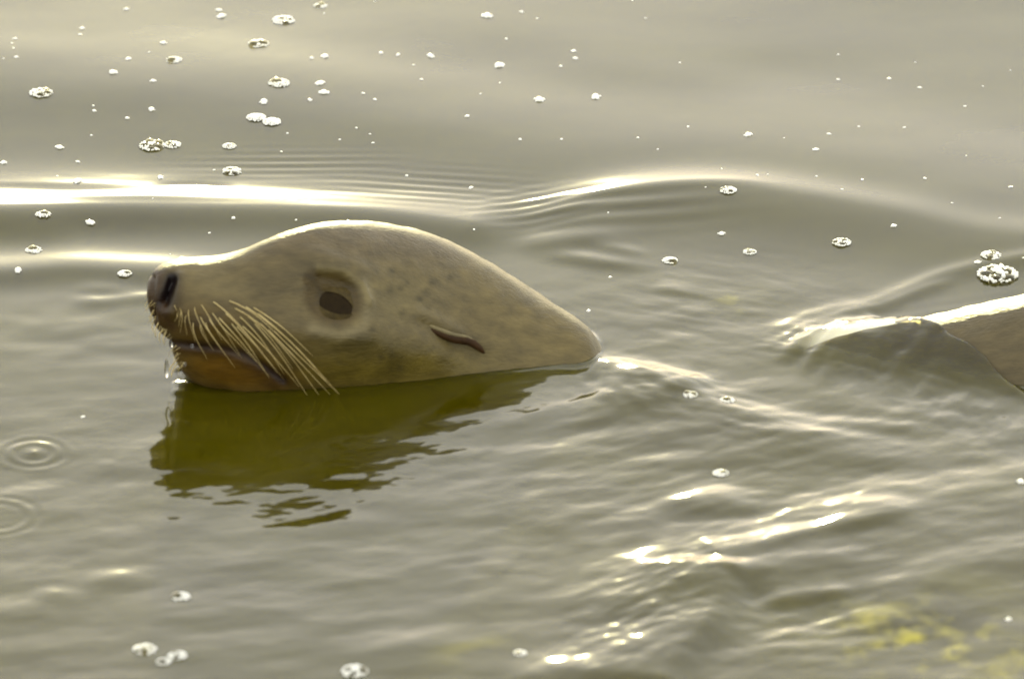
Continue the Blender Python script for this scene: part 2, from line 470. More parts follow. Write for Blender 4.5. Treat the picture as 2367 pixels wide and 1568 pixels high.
def skin_at(px, py):
    o, d = ray_of(px, py)
    h = BV.ray_cast(o, d)
    if h[0] is None: return None, None
    n = h[1] if h[1].dot(d) < 0 else -h[1]
    return h[0], n

def mirror_pt(p):
    """the same place on the far flank"""
    y0 = float(np.interp(p[0], XW, ym))
    return Vector((p[0], 2 * y0 - p[1], p[2]))

# eyes: a dark ball behind a drooping upper and a thin lower lid
def make_eye(mirrored):
    p, n = skin_at(772, 698)
    if mirrored: p = mirror_pt(p); n = Vector((n.x, -n.y, n.z))
    c = p - n * 0.0228
    rr = 0.0280
    up = Vector((.34, 0, .94)); up = (up - n * up.dot(n)).normalized(); sd = n.cross(up).normalized()
    if mirrored: sd = -sd
    def ball(r, a0, a1, nm, mat, par, off=0.0, flat=1.0, tilt=0.0, lid=False):
        vs, fs = [], []
        nu, nv = 48, 22
        for t in np.linspace(0, 1, nv):
            for b in np.linspace(-1.45, 1.45, nu):
                edge = a0 * max(0.0, math.cos(b * math.pi / 2 / .58) if abs(b) < .58 else 0.0) ** .75 - .10 * math.cos(b) if lid else a0
                el = edge + (a1 - edge) * t
                v = c + n * (r * math.cos(el) * math.cos(b) * flat + off) + sd * (r * 1.12 * math.cos(el) * math.sin(b)) + up * (r * math.sin(el))
                vs.append(v)
        for i in range(nv - 1):
            for j in range(nu - 1):
                fs.append((i * nu + j, i * nu + j + 1, (i + 1) * nu + j + 1, (i + 1) * nu + j))
        return mesh_obj(nm, vs, fs, mat, par)
    e = ball(rr, -1.5, 1.5, 'eye', M_EYE, sea_lion)
    ball(rr * 1.022, .31, 1.5, 'upper_eyelid', M_LID, e, lid=True)
    ball(rr * 1.022, -.23, -1.5, 'lower_eyelid', M_LID, e, lid=True)
make_eye(False); make_eye(True)

# ears: small rolled cones drooping backwards
def tube(name, pts, rad, mat, parent, nseg=10, flat=None, cap=True):
    P = [Vector(p) for p in pts]
    vs, fs = [], []
    ref = Vector((0, -1, 0.2)).normalized()
    for i, p in enumerate(P):
        t = (P[min(i + 1, len(P) - 1)] - P[max(i - 1, 0)]).normalized()
        a = t.cross(ref).normalized(); b = a.cross(t).normalized()
        fl = flat[i] if flat else 1.0
        for k in range(nseg):
            an = 2 * math.pi * k / nseg
            vs.append(p + a * (math.cos(an) * rad[i]) + b * (math.sin(an) * rad[i] * fl))
    for i in range(len(P) - 1):
        for k in range(nseg):
            k2 = (k + 1) % nseg
            fs.append((i * nseg + k, i * nseg + k2, (i + 1) * nseg + k2, (i + 1) * nseg + k))
    if cap:
        fs.append(tuple(range(nseg - 1, -1, -1))); fs.append(tuple((len(P) - 1) * nseg + k for k in range(nseg)))
    return mesh_obj(name, vs, fs, mat, parent)

def bez(ps, n):
    """Catmull-Rom through points"""
    ps = [Vector(p) for p in ps]
    q = [ps[0] * 2 - ps[1]] + ps + [ps[-1] * 2 - ps[-2]]
    out = []
    segs = len(ps) - 1
    for k in range(n):
        u = k / (n - 1) * segs
        i = min(int(u), segs - 1); t = u - i
        a, b, c, d = q[i:i + 4]
        out.append(0.5 * ((2 * b) + (c - a) * t + (2 * a - 5 * b + 4 * c - d) * t * t + (3 * b - a - 3 * c + d) * t ** 3))
    return out

def make_ear(mirrored):
    pts = []
    for (px, py, off) in [(985, 756, -.003), (1012, 768, .000), (1045, 778, .003), (1080, 786, .005), (1102, 799, .005), (1117, 812, .004)]:
        p, n = skin_at(px, py)
        q = p + n * off
        if mirrored: q = mirror_pt(q)
        pts.append(q)
    c = bez(pts, 18)
    r = [.0014 + .0022 * math.sin(math.pi * (i / 17) ** .9) for i in range(18)]
    r[-1] = .0009; r[-2] = .0016
    e = tube('ear', c, r, M_EARD, sea_lion, 12, [.8] * 18)
    # the paler rolled edge along its upper side
    s = -1 if not mirrored else 1
    c2 = [p + Vector((-.0004, s * .0002, .0032)) for p in c[:13]]
    tube('ear_edge', c2, [.0006 + .0013 * math.sin(math.pi * min(1, (k + 1.5) / 14)) for k in range(13)], M_EAR, e, 10, [.8] * 13)
make_ear(False); make_ear(True)

# whiskers
def zc(X, Y): return ((320 + X / 3.015) * .9606, (480 + Y / 3.015) * .9606)
WH = [((385, 830), (412, 960)), ((430, 880), (550, 1120)), ((475, 830), (740, 1175)), ((490, 750), (640, 990)), ((610, 880), (875, 1165)), ((560, 800), (800, 1090)),
      ((700, 880), (1010, 1225)), ((650, 800), (1040, 1200)), ((735, 900), (1060, 1290)), ((800, 760), (1350, 1195)), ((720, 770), (1200, 1150)), ((850, 860), (1280, 1390)),
      ((780, 900), (1200, 1300)), ((900, 870), (1360, 1370)), ((880, 800), (1420, 1290)), ((960, 920), (1440, 1370)), ((1000, 930), (1520, 1375)), ((820, 830), (1150, 1180)),
      ((350, 800), (345, 900)), ((320, 820), (310, 860)), ((300, 760), (350, 830)), ((520, 880), (640, 1080)), ((440, 770), (560, 1010)), ((560, 720), (930, 1080)), ((680, 720), (1120, 1010)), ((600, 830), (960, 1250)), ((930, 850), (1480, 1330)),
      ((540, 850), (760, 1130)), ((760, 830), (1100, 1220)), ((400, 790), (470, 1000)), ((340, 780), (360, 940)), ((860, 770), (1300, 1090)), ((480, 900), (590, 1090))]
def whisker(a, b, w=.00075, off=.010, mirrored=False):
    p0, n0 = skin_at(*a)
    if p0 is None: return
    x1, y1 = b
    p1, n1 = skin_at(x1, y1)
    if p1 is None:
        d = p0 + Vector(((x1 - a[0]) / SC, 0, -(y1 - a[1]) / SC / cp)); p1 = d; n1 = n0
    else: p1 = p1 + n1 * off
    mid = (p0 + p1) / 2 + n0 * (off * .8) + Vector((0, 0, .0006))
    pts = [p0 - n0 * .002, p0 + (mid - p0) * .4 + n0 * .002, mid, p1]
    if mirrored: pts = [mirror_pt(p) for p in pts]
    c = bez(pts, 14)
    tube('whisker', c, [w * (1 - .75 * (i / 13) ** 1.5) for i in range(14)], M_WHISK, sea_lion, 6)
for a, b in WH:
    L_ = math.hypot(a[0] - b[0], a[1] - b[1])
    whisker(zc(*a), zc(*b), .00024 + .00000055 * min(L_, 600), .004 + .00001 * L_)
for a, b in WH[12:18]:
    whisker(zc(*a), zc(*b), .0008, .012, True)
# short bristles along the front of the lip and chin
for (a, b) in [((352, 712), (346, 742)), ((356, 730), (350, 762)), ((362, 742), (356, 775)), ((372, 756), (366, 786)), ((380, 764), (376, 792)), ((404, 830), (384, 862)), ((408, 836), (392, 866))]:
    p, n = skin_at(a[0] + 4, a[1])
    if p is None: continue
    e = p + Vector(((b[0] - a[0]) / SC, -.004, (a[1] - b[1]) / SC / cp))
    c = bez([p + Vector((.001, .002, 0)), (p + e) / 2 + Vector((-.0015, -.001, 0)), e], 8)
    tube('whisker', c, [.0006 * (1 - .7 * i / 7) for i in range(8)], M_WHISK, sea_lion, 6)

rb = random.Random(3)
FRONT = [(346, 690), (350, 715), (357, 738), (368, 756), (382, 770), (396, 784), (402, 806), (408, 826), (416, 842), (426, 856)]
for k in range(48):
    u = rb.random() * (len(FRONT) - 1.001); i = int(u); t = u - i
    ax = FRONT[i][0] + (FRONT[i + 1][0] - FRONT[i][0]) * t; ay = FRONT[i][1] + (FRONT[i + 1][1] - FRONT[i][1]) * t
    p, n = skin_at(ax + rb.uniform(4, 13), ay)
    if p is None: continue
    if rb.random() < .5: p = mirror_pt(p)
    ln = rb.uniform(.003, .013)
    e = p + Vector((-rb.uniform(.1, .8) * ln, rb.uniform(-.5, .5) * ln, -rb.uniform(.5, 1) * ln))
    c = bez([p + Vector((.001, 0, .001)), (p + e) / 2 + Vector((-.14 * ln, 0, 0)), e], 6)
    tube('whisker', c, [.00030 * (1 - .7 * i_ / 5) for i_ in range(6)], M_WHISK, sea_lion, 5)

# ------------------------------------------------------------------ water
def axis(lo, hi, step, far, growth=1.14):
    a = list(np.arange(lo, hi + 1e-9, step))
    s = step; x = a[-1]
    up = []
    while x < far:
        s *= growth; x += s; up.append(x)
    s = step; x = lo; dn = []
    while x > -far:
        s *= growth; x -= s; dn.append(x)
    return np.array(dn[::-1] + a + up)
GX = axis(-.46, .46, .0016, 900.0)
GY = axis(-.64, .80, .0021, 900.0)
X, Y = np.meshgrid(GX, GY)
near_fade = np.exp(-(np.maximum(0, np.hypot(X, Y) - .9) / .6) ** 2)
IMG = project(np.stack([X, Y, np.zeros_like(X)], -1)[(slice(None), slice(None))])
# design-sheet position of each water point (valid near the animal only)
IX = np.where(near_fade > .01, IMG[..., 0], -9e3); IY = np.where(near_fade > .01, IMG[..., 1], -9e3)
Hh = np.zeros_like(X)

def W(px, py): return on_plane(px, py)[:2]

def crest(pts, amp, wf, wnr, ends=(.45, .45), ramp=False):
    """a wave crest: polyline on the water, soft far slope wf, near slope wnr (metres)"""
    lift_ = max(0, amp) * cp * SC          # a raised crest shows higher on the sheet than its foot
    P = [Vector((*W(p[0], p[1] + lift_), p[2] if len(p) > 2 else 1.0)) for p in pts]
    P = np.array([tuple(p) for p in bez(P, 70)])
    m = 3.2 * max(wf, wnr)
    sel = (X > P[:, 0].min() - m) & (X < P[:, 0].max() + m) & (Y > P[:, 1].min() - m) & (Y < P[:, 1].max() + m)
    x, y = X[sel], Y[sel]
    best = np.full(x.shape, 1e9); sg = np.zeros(x.shape); tt = np.zeros(x.shape); aa = np.ones(x.shape)
    n = len(P) - 1
    for k in range(n):
        x0, y0, a0 = P[k]; x1, y1, a1 = P[k + 1]
        dx, dy = x1 - x0, y1 - y0; l2 = dx * dx + dy * dy + 1e-12
        t = np.clip(((x - x0) * dx + (y - y0) * dy) / l2, 0, 1)
        ex, ey = x - x0 - t * dx, y - y0 - t * dy
        d2 = ex * ex + ey * ey
        b = d2 < best
        best = np.where(b, d2, best)
        cr = dx * ey - dy * ex
        sg = np.where(b, cr, sg); tt = np.where(b, (k + t) / n, tt); aa = np.where(b, a0 + (a1 - a0) * t, aa)
    d = np.sqrt(best)
    w = np.where(sg > 0, wf, wnr)
    e = np.ones_like(tt)
    if ends[0] > 0: e = e * smooth(0, ends[0], tt)
    if ends[1] > 0: e = e * smooth(0, ends[1], 1 - tt)
    out = np.zeros_like(X)
    f = np.exp(-(d / w) ** 2)
    if ramp:      # straight far slope with a rounded top
        k = w * .26
        dd = np.sqrt(d * d + (.16 * w) ** 2) - .16 * w
        f = np.where(sg > 0, np.logaddexp(0, (w - dd) / k) * k / w, f)
    out[sel] = amp * aa * e * f
    return out

def region(cx, cy, sx, sy, ang=0):
    x, y = IX - cx, IY - cy
    c, s = math.cos(R_(ang)), math.sin(R_(ang))
    u, v = x * c + y * s, -x * s + y * c
    return np.exp(-(u / sx) ** 2 - (v / sy) ** 2)

def train(cx, cy, sx, sy, ang, wavelength, amp, bend=0.0, phase=0.0):
    """a patch of parallel ripples; angle in world degrees of the crest line"""
    w0 = W(cx, cy)
    u, v = rot(X - w0[0], Y - w0[1], ang)
    v = v + bend * u * u
    jit = gnoise(X * 9, Y * 9, 31) * .5
    return amp * region(cx, cy, sx, sy) * np.cos(2 * math.pi * v / wavelength + phase + jit)

def fb(sx, sy, seed, ang=0, oct_=3):
    u, v = rot(X, Y, ang)
    s = 0; a = 1
    for k in range(oct_):
        s = s + a * gnoise(u / sx * 2 ** k, v / sy * 2 ** k, seed + k); a *= .42
    return s
mm = .001
# long lazy swell behind the animal
Hh += crest([(-200, 150), (300, 180), (700, 215), (1000, 268), (1300, 325), (1600, 345), (2000, 385), (2500, 470)], 6.0 * mm, .13, .11, (0, 0))
Hh += crest([(600, 40), (1100, 75), (1600, 95), (2100, 90)], 1.6 * mm, .08, .06)
Hh += crest([(1100, 130), (1500, 165), (1800, 180)], 1.2 * mm, .05, .06)
# the glinting crest left of the head
Hh += crest([(-300, 478, 1.25), (0, 480, 1.2), (300, 472, 1.05), (600, 474, .95), (850, 484, .9), (1050, 506, .85), (1230, 530, .8)], 6.6 * mm, .050, .034, (0, .14), True)
Hh += crest([(-200, 420), (60, 422), (300, 432), (600, 448)], .9 * mm, .030, .020, (0, .4))
Hh += region(300, 455, 700, 42) * (gnoise(X * 13 + Y * 9, Y * 60, 33) * .55 + gnoise(X * 5, Y * 30, 34) * .8) * mm
Hh += crest([(330, 438), (450, 432), (560, 440)], -.55 * mm, .006, .005, (.3, .3))
# the crest over the neck
Hh += crest([(1170, 540, .8), (1300, 488, .9), (1450, 448, 1), (1620, 438, 1), (1800, 452, .9), (2050, 492, .7), (2250, 535, .62), (2480, 560, .6)], 6.2 * mm, .036, .060, (.2, 0))
Hh += crest([(1200, 520), (1330, 474), (1500, 446), (1700, 440), (1850, 458)], .8 * mm, .009, .012)
# dark trough right above the neck, small backwash streaks
Hh += crest([(1150, 560), (1250, 558), (1380, 552), (1500, 560)], 2.4 * mm, .018, .016)
Hh += crest([(1210, 575), (1320, 590), (1430, 605), (1560, 612)], 2.2 * mm, .014, .012)
Hh += crest([(1340, 570), (1430, 578), (1520, 592)], 1.4 * mm, .010, .012)
Hh += crest([(1500, 655), (1560, 668), (1640, 690)], 1.0 * mm, .010, .010)
# fine ripples running ahead of the crest
Hh += train(670, 384, 190, 28, -1, .0125, .16 * mm)
Hh += train(980, 440, 190, 40, -10, .013, .16 * mm)
Hh += train(1240, 490, 110, 40, 18, .013, .22 * mm)
Hh += train(1420, 490, 200, 40, 10, .024, .35 * mm)
# crests in front of the nose
Hh += crest([(-200, 622), (0, 622), (150, 612), (280, 616), (380, 622), (520, 640), (640, 660)], 3.2 * mm, .030, .022, (0, .3))
Hh += crest([(-100, 520), (60, 528), (200, 520)], 1.8 * mm, .03, .025, (.1, .4))
Hh += crest([(140, 688), (230, 694), (330, 684), (420, 684)], 1.3 * mm, .011, .012, (.3, .1))
Hh += crest([(150, 660), (240, 666), (340, 672)], .8 * mm, .012, .010)
# wash round the submerged neck
Hh += crest([(1330, 838), (1410, 838), (1480, 852), (1560, 870), (1640, 900)], 4.6 * mm, .016, .024, (.25, .2))
Hh += crest([(1360, 862), (1450, 880), (1560, 905), (1680, 945), (1820, 985), (1960, 1010)], 4.8 * mm, .028, .05, (.2, .25))
Hh += crest([(1380, 905), (1480, 930), (1580, 960)], 1.6 * mm, .015, .02)
# lines lapping round the back
Hh += crest([(1780, 770), (1850, 735), (1930, 712), (2010, 700), (2090, 670), (2180, 635), (2300, 612), (2480, 590)], 1.5 * mm, .011, .014, (.1, 0))
Hh += crest([(1800, 790), (1870, 752), (1960, 722), (2040, 706), (2130, 672), (2230, 640)], .8 * mm, .006, .008, (.15, .15))
# foreground wave
Hh += crest([(1340, 1440, .5), (1480, 1370, .9), (1640, 1290, 1.2), (1760, 1258, .8), (1900, 1225, .75), (2080, 1180, .85), (2250, 1140, .6), (2480, 1110, .5)], 4.6 * mm, .046, .034, (.25, .0))
Hh += crest([(1630, 1292, .7), (1700, 1276), (1800, 1252), (1920, 1222), (2060, 1186), (2140, 1165)], 2.6 * mm, .024, .012, (.12, .25))
Hh += crest([(1670, 1340), (1760, 1318), (1880, 1296), (2000, 1268)], 2.0 * mm, .020, .012, (.15, .4))
Hh += crest([(1700, 1344), (1850, 1318), (2050, 1270), (2250, 1205), (2480, 1170)], 2.6 * mm, .030, .03, (.15, .0))
Hh += crest([(1740, 1384), (1820, 1378), (1900, 1368), (1990, 1362)], 2.4 * mm, .018, .010, (.3, .3))
Hh += crest([(1690, 1278), (1672, 1330), (1645, 1390), (1600, 1450), (1550, 1510), (1500, 1600)], 7.0 * mm, .017, .060, (.15, .1))
Hh += crest([(1900, 1460), (2100, 1350), (2300, 1290), (2480, 1260)], 4 * mm, .04, .04, (.3, 0))
Hh += region(1530, 1385, 170, 90, -28) * (fb(.030, .012, 188, 32, 3) * 1.3 + fb(.05, .02, 189, 30, 1) * 1.0) * mm
Hh += train(1900, 1440, 150, 50, 24, .020, .30 * mm, 1.5) + train(1800, 1500, 170, 40, 14, .026, .30 * mm)
Hh += train(1480, 900, 130, 60, -60, .016, .22 * mm) + train(1980, 980, 260, 50, -12, .030, .40 * mm, .8)
Hh += crest([(760, 1560), (900, 1505), (1010, 1468), (1130, 1440)], 2.6 * mm, .030, .035, (.5, .5))
Hh += crest([(1180, 1600), (1280, 1560), (1400, 1530)], 3 * mm, .026, .03)
Hh += crest([(1540, 1190), (1640, 1155), (1740, 1115)], 2.8 * mm, .040, .03)
Hh += crest([(1700, 985), (1850, 1010), (2000, 1050), (2150, 1085)], 1.8 * mm, .030, .03)
Hh += region(1560, 920, 260, 60, 18) * fb(.04, .014, 160, -25, 3) * 1.0 * mm
Hh += crest([(-100, 1408), (30, 1404), (150, 1412)], 1.5 * mm, .018, .024)
Hh += crest([(60, 1362), (140, 1376), (230, 1392)], 1.1 * mm, .012, .02)
Hh += crest([(180, 1332), (260, 1334), (370, 1346)], .7 * mm, .012, .018)
Hh += crest([(1080, 1310), (1150, 1302), (1200, 1306)], .8 * mm, .016, .02)

# rings left by drops
def rings(px, py, r0, wl_, amp, decay):
    w0 = W(px, py)
    r = np.hypot(X - w0[0], Y - w0[1])
    return amp * np.cos(2 * math.pi * (r - r0) / wl_) * np.exp(-((r - r0) / decay) ** 2)
Hh += rings(78, 1047, .017, .0115, .26 * mm, .012) + 1.0 * mm * np.exp(-(np.hypot(X - W(78, 1047)[0], Y - W(78, 1047)[1]) / .004) ** 2)
Hh += rings(-10, 1192, .026, .012, .22 * mm, .010)

# wind and wake ripple, stronger on the near side
nearside = smooth(800, 1050, IY) * near_fade
lowright = region(1750, 1150, 700, 330, 12)
flow = region(2150, 900, 300, 110, 24)
Hh += near_fade * fb(.34, .20, 40, -12, 2) * .7 * mm
Hh += near_fade * fb(.12, .06, 50, -6, 1) * .20 * mm
Hh += nearside * fb(.09, .050, 60, 12, 2) * 1.25 * mm
Hh += nearside * fb(.030, .018, 64, 14, 3) * .28 * mm
Hh += lowright * fb(.14, .06, 70, 24, 3) * 2.9 * mm
Hh += lowright * fb(.035, .018, 75, 28, 3) * .60 * mm
Hh += region(180, 800, 260, 110) * fb(.05, .035, 80, 10, 2) * .9 * mm
Hh += region(1650, 720, 260, 110) * fb(.05, .022, 84, -22, 3) * .8 * mm
Hh += region(1480, 1450, 220, 130, -30) * fb(.035, .026, 88, 50, 3) * 1.3 * mm
Hh += region(1850, 1450, 300, 90) * fb(.03, .016, 92, 18, 3) * .9 * mm
Hh += flow * fb(.022, .035, 95, -20, 3) * 1.3 * mm

# thin sheet of water sliding over the front of the back
bx = np.clip(np.interp(X[0], XW, np.arange(len(XW))), 0, len(XW) - 1)
yi = np.interp(X[0], XW, ym); wi = np.interp(X[0], XW, hw)
zti = np.interp(X[0], XW, ZT); zbi = np.interp(X[0], XW, ZBt)
ei = np.interp(X[0], XW, EXT)[None, :]
q = np.clip(1 - np.abs((Y - yi[None, :]) / wi[None, :]) ** (2 / ei), 0, 1)
ztop = np.where(q > 0, (zti + zbi)[None, :] / 2 + (zti - zbi)[None, :] / 2 * q ** (ei / 2), -1)
side = (IY - 760) - (IX - 2075) * .50 + 14 * gnoise(X * 22, Y * 22, 140)                  # >0 below the line where the skin comes clear of the water
sheet = smooth(-8, 10, side) * smooth(1650, 1900, IX) * near_fade
lift = ztop + (1.6 + 2.2 * fb(.018, .03, 101, -30, 3)) * mm
k_ = .012
sm = np.where(sheet > .01, np.logaddexp(Hh / k_, lift / k_) * k_, Hh)
Hh = Hh * (1 - sheet) + sm * sheet
Hh += sheet * smooth(-40, -4, (ztop - Hh) / mm) * (fb(.022, .020, 150, -35, 3) * 1.5 + fb(.05, .012, 155, -28, 2) * 1.2) * mm
thin = np.clip(1 - np.abs(Hh - ztop) / .014, 0, 1) * (sheet > .3)
zc_i = ((zti + zbi) / 2)[None, :]; h_i = ((zti - zbi) / 2)[None, :]
yb = wi[None, :] * np.clip(1 - np.clip(-zc_i / np.maximum(h_i, 1e-4), 0, 1) ** (2 / ei), 0, 1) ** (ei / 2)
dm = np.abs(Y - yi[None, :]) - yb
emerged = smooth(-.002, .006, zti)[None, :] * (X < .5) * (X > XW[0] + .02)
Hh += emerged * (dm > -.02) * np.exp(-np.maximum(dm, 0) / .0035) * 1.3 * mm * (1 - sheet)
Hh += emerged * (dm > -.02) * .12 * mm * np.cos(2 * math.pi * dm / .016) * np.exp(-np.maximum(dm, 0) / .02) * (1 - sheet)
Hh += region(750, 1060, 420, 120, -8) * (fb(.030, .020, 130, 5, 3) * .30 + fb(.014, .011, 135, 5, 2) * .12) * mm
# runnels where the water slides off the front of the back
for (pts, am) in [([(1985, 768), (1930, 790), (1880, 830), (1845, 880)], 2.2), ([(2020, 768), (1960, 800), (1915, 850), (1890, 900)], 1.8),
                  ([(1950, 762), (1880, 782), (1830, 810), (1795, 840)], 2.2), ([(2060, 790), (2010, 830), (1980, 880)], 1.2), ([(2120, 820), (2070, 860), (2050, 905)], 1.0), ([(2200, 850), (2150, 890), (2130, 930)], .9)]:
    Hh += crest(pts, am * mm, .009, .007, (.3, .4))
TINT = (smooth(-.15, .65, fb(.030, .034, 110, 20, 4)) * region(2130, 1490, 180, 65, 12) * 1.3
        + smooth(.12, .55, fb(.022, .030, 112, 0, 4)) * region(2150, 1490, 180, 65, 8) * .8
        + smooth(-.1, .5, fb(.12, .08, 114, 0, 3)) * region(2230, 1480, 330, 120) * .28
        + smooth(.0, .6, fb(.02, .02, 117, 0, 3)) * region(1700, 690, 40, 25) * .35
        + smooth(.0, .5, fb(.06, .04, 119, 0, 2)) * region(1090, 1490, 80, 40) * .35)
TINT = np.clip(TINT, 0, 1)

ny, nx = X.shape
wv = np.stack([X, Y, Hh], -1).reshape(-1, 3)
ii = np.arange(ny * nx).reshape(ny, nx)
qf = np.stack([ii[:-1, :-1], ii[:-1, 1:], ii[1:, 1:], ii[1:, :-1]], -1).reshape(-1, 4)
me = bpy.data.meshes.new('water')
me.vertices.add(len(wv)); me.vertices.foreach_set('co', wv.ravel())
me.loops.add(qf.size); me.loops.foreach_set('vertex_index', qf.ravel().astype(np.int32))
me.polygons.add(len(qf)); me.polygons.foreach_set('loop_start', np.arange(0, qf.size, 4, dtype=np.int32))
me.polygons.foreach_set('loop_total', np.full(len(qf), 4, dtype=np.int32))
me.update(calc_edges=True)
me.polygons.foreach_set('use_smooth', np.ones(len(qf), dtype=bool))
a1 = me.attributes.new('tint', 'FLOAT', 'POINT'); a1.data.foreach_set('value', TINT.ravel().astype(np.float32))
a2 = me.attributes.new('clear', 'FLOAT', 'POINT'); a2.data.foreach_set('value', (thin * .85).ravel().astype(np.float32))
me.materials.append(M_WATER)
water = bpy.data.objects.new('water', me); COL.objects.link(water)
water['kind'] = 'structure'

def water_z(x, y):
    i = min(max(int(np.searchsorted(GX, x)), 1), nx - 1); j = min(max(int(np.searchsorted(GY, y)), 1), ny - 1)
    return float(Hh[j, i])
def on_water(px, py):
    z = 0.0
    for _ in range(4):
        p = on_plane(px, py, z); z = water_z(p[0], p[1])
    return p[0], p[1], z

# ------------------------------------------------------------------ foam
def dome_mesh(name, items, mat, seg=14, rings_=7):
    """bubbles as domes that meet the water at their rim; items: (x, y, r, squash)"""
    vs, fs = [], []
    for it in items:
        cx, cy, r, sq = it[:4]; zz = it[4] if len(it) > 4 else 0.0
        b0 = len(vs)
        for i in range(rings_):
            el = -.30 + (math.pi / 2 + .30) * i / rings_
            for k in range(seg):
                a = 2 * math.pi * k / seg
                vs.append((cx + r * math.cos(el) * math.cos(a), cy + r * math.cos(el) * math.sin(a), (r * math.sin(el)) * sq + zz))
        vs.append((cx, cy, r * sq + zz)); t = len(vs) - 1
        for i in range(rings_ - 1):
            for k in range(seg):
                k2 = (k + 1) % seg
                fs.append((b0 + i * seg + k, b0 + i * seg + k2, b0 + (i + 1) * seg + k2, b0 + (i + 1) * seg + k))
        for k in range(seg):
            fs.append((b0 + (rings_ - 1) * seg + k, b0 + (rings_ - 1) * seg + (k + 1) % seg, t))
    me = bpy.data.meshes.new(name); me.from_pydata(vs, [], fs); me.update()
    me.polygons.foreach_set('use_smooth', [True] * len(me.polygons)); me.materials.append(mat)
    return me

def link(name, me, parent=None, loc=(0, 0, 0)):
    o = bpy.data.objects.new(name, me); COL.objects.link(o); o.location = loc
    if parent: o.parent = parent
    return o

DOMES = [dome_mesh('bubble', [(0, 0, 1, sq)], M_FILM, 16, 8) for sq in (.7, .85)]
def cluster(px, py, wpx, nbig, label, group=None, cat='foam', froth=1.0, elong=1.0):
    x, y, z = on_water(px, py)
    rad = wpx / SC / 2
    rnd = random.Random(int(px * 7 + py * 13))
    root = empty('foam_cluster', (x, y, z)); tag(root, label, cat, group)
    placed = []
    def spot(r, lim):
        for _ in range(60):
            a = rnd.uniform(0, 2 * math.pi); d = math.sqrt(rnd.random()) * max(0, lim - r)
            q = (d * math.cos(a) * elong, d * math.sin(a))
            if all(math.hypot(q[0] - b[0], q[1] - b[1]) > (r + b[2]) * .82 for b in placed): return q
        return None
    for k in range(nbig):
        r = rad * rnd.uniform(.26, .40) if nbig > 2 else rad * rnd.uniform(.45, .62)
        q = spot(r, rad)
        if q is None: continue
        placed.append((q[0], q[1], r))
        b = link('bubble', DOMES[k % 2], root, (q[0], q[1], 0)); b.scale = (r, r, r)
    small = []
    big = list(placed)
    for k in range(int(260 * froth)):
        r = rad * rnd.uniform(.05, .12)
        a = rnd.uniform(0, 2 * math.pi); d = math.sqrt(rnd.random()) * (rad * 1.02 - r)
        q = (d * math.cos(a) * elong, d * math.sin(a))
        if any(math.hypot(q[0] - b[0], q[1] - b[1]) < b[2] * .92 for b in big): continue
        if any(math.hypot(q[0] - b[0], q[1] - b[1]) < (r + b[2]) * .55 for b in small): continue
        small.append((q[0], q[1], r, rnd.uniform(.8, 1.1), 0.22 * rad * max(0, 1 - (d / rad) ** 2)))
    if small:
        f = link('froth', dome_mesh('froth', small, M_FROTH, 8, 4), root); f['kind'] = 'stuff'
    return root

BIG = [
    (655, 48, 60, 3, 'wide white foam raft with a dark clear middle, beyond a smaller lone one'),
    (740, 14, 36, 2, 'small bright foam dome floating beyond every larger foam raft'),
    (597, 102, 54, 2, 'dense white flat foam raft between two rafts with dark clear middles'),
    (402, 139, 42, 1, 'oval foam ring around a single dark clear bubble'),
    (95, 215, 60, 4, 'tall round foam raft with two dark bubbles, standing apart from the others'),
    (645, 193, 56, 2, 'flat lens-shaped foam ring with one dark bubble'),
    (536, 396, 50, 5, 'round foam raft pitted with many small cells beside fine parallel ripples'),
    (530, 338, 36, 3, 'small foam raft with ring-shaped bubbles next to the double foam raft'),
    (1682, 440, 44, 3, 'foam raft riding on the bright wave crest over the neck'),
    (1548, 602, 40, 1, 'single open bubble with white rim in the wash behind the neck'),
    (1732, 582, 34, 3, 'little frothy foam raft between neck and hump of the back'),
    (1945, 560, 48, 5, 'ragged foam raft with a raised corner behind the wake'),
    (2290, 590, 50, 3, 'flat pale foam raft just beyond the biggest foam raft by the back'),
    (100, 495, 40, 1, 'foam ring with one dark bubble below the glinting crest'),
    (78, 578, 42, 1, 'bright foam cap with a small dark notch ahead of the nose'),
    (288, 632, 36, 1, 'clear bubble with a bright cap right beside the nose'),
    (418, 1378, 44, 2, 'blurred pair of bubbles, one bright and one ring, on the near water'),
    (335, 1500, 54, 4, 'blurred pale foam raft next to the double one on the near water'),
    (820, 1550, 60, 4, 'blurred pale foam raft on a near streak of light'),
    (1202, 1508, 30, 1, 'small yellow-lit bubble over the greenish near water'),
    (1680, 925, 36, 2, 'bright foam patch on the pale wash beside the submerged neck'),
    (1595, 910, 36, 2, 'dull foam patch in the wash beside the submerged neck'),
    (1665, 1093, 38, 2, 'foam patch on the broad pale ripple in front of the neck'),
]
for (px, py, w, nb, lab) in BIG:
    cluster(px, py, w, nb, lab)
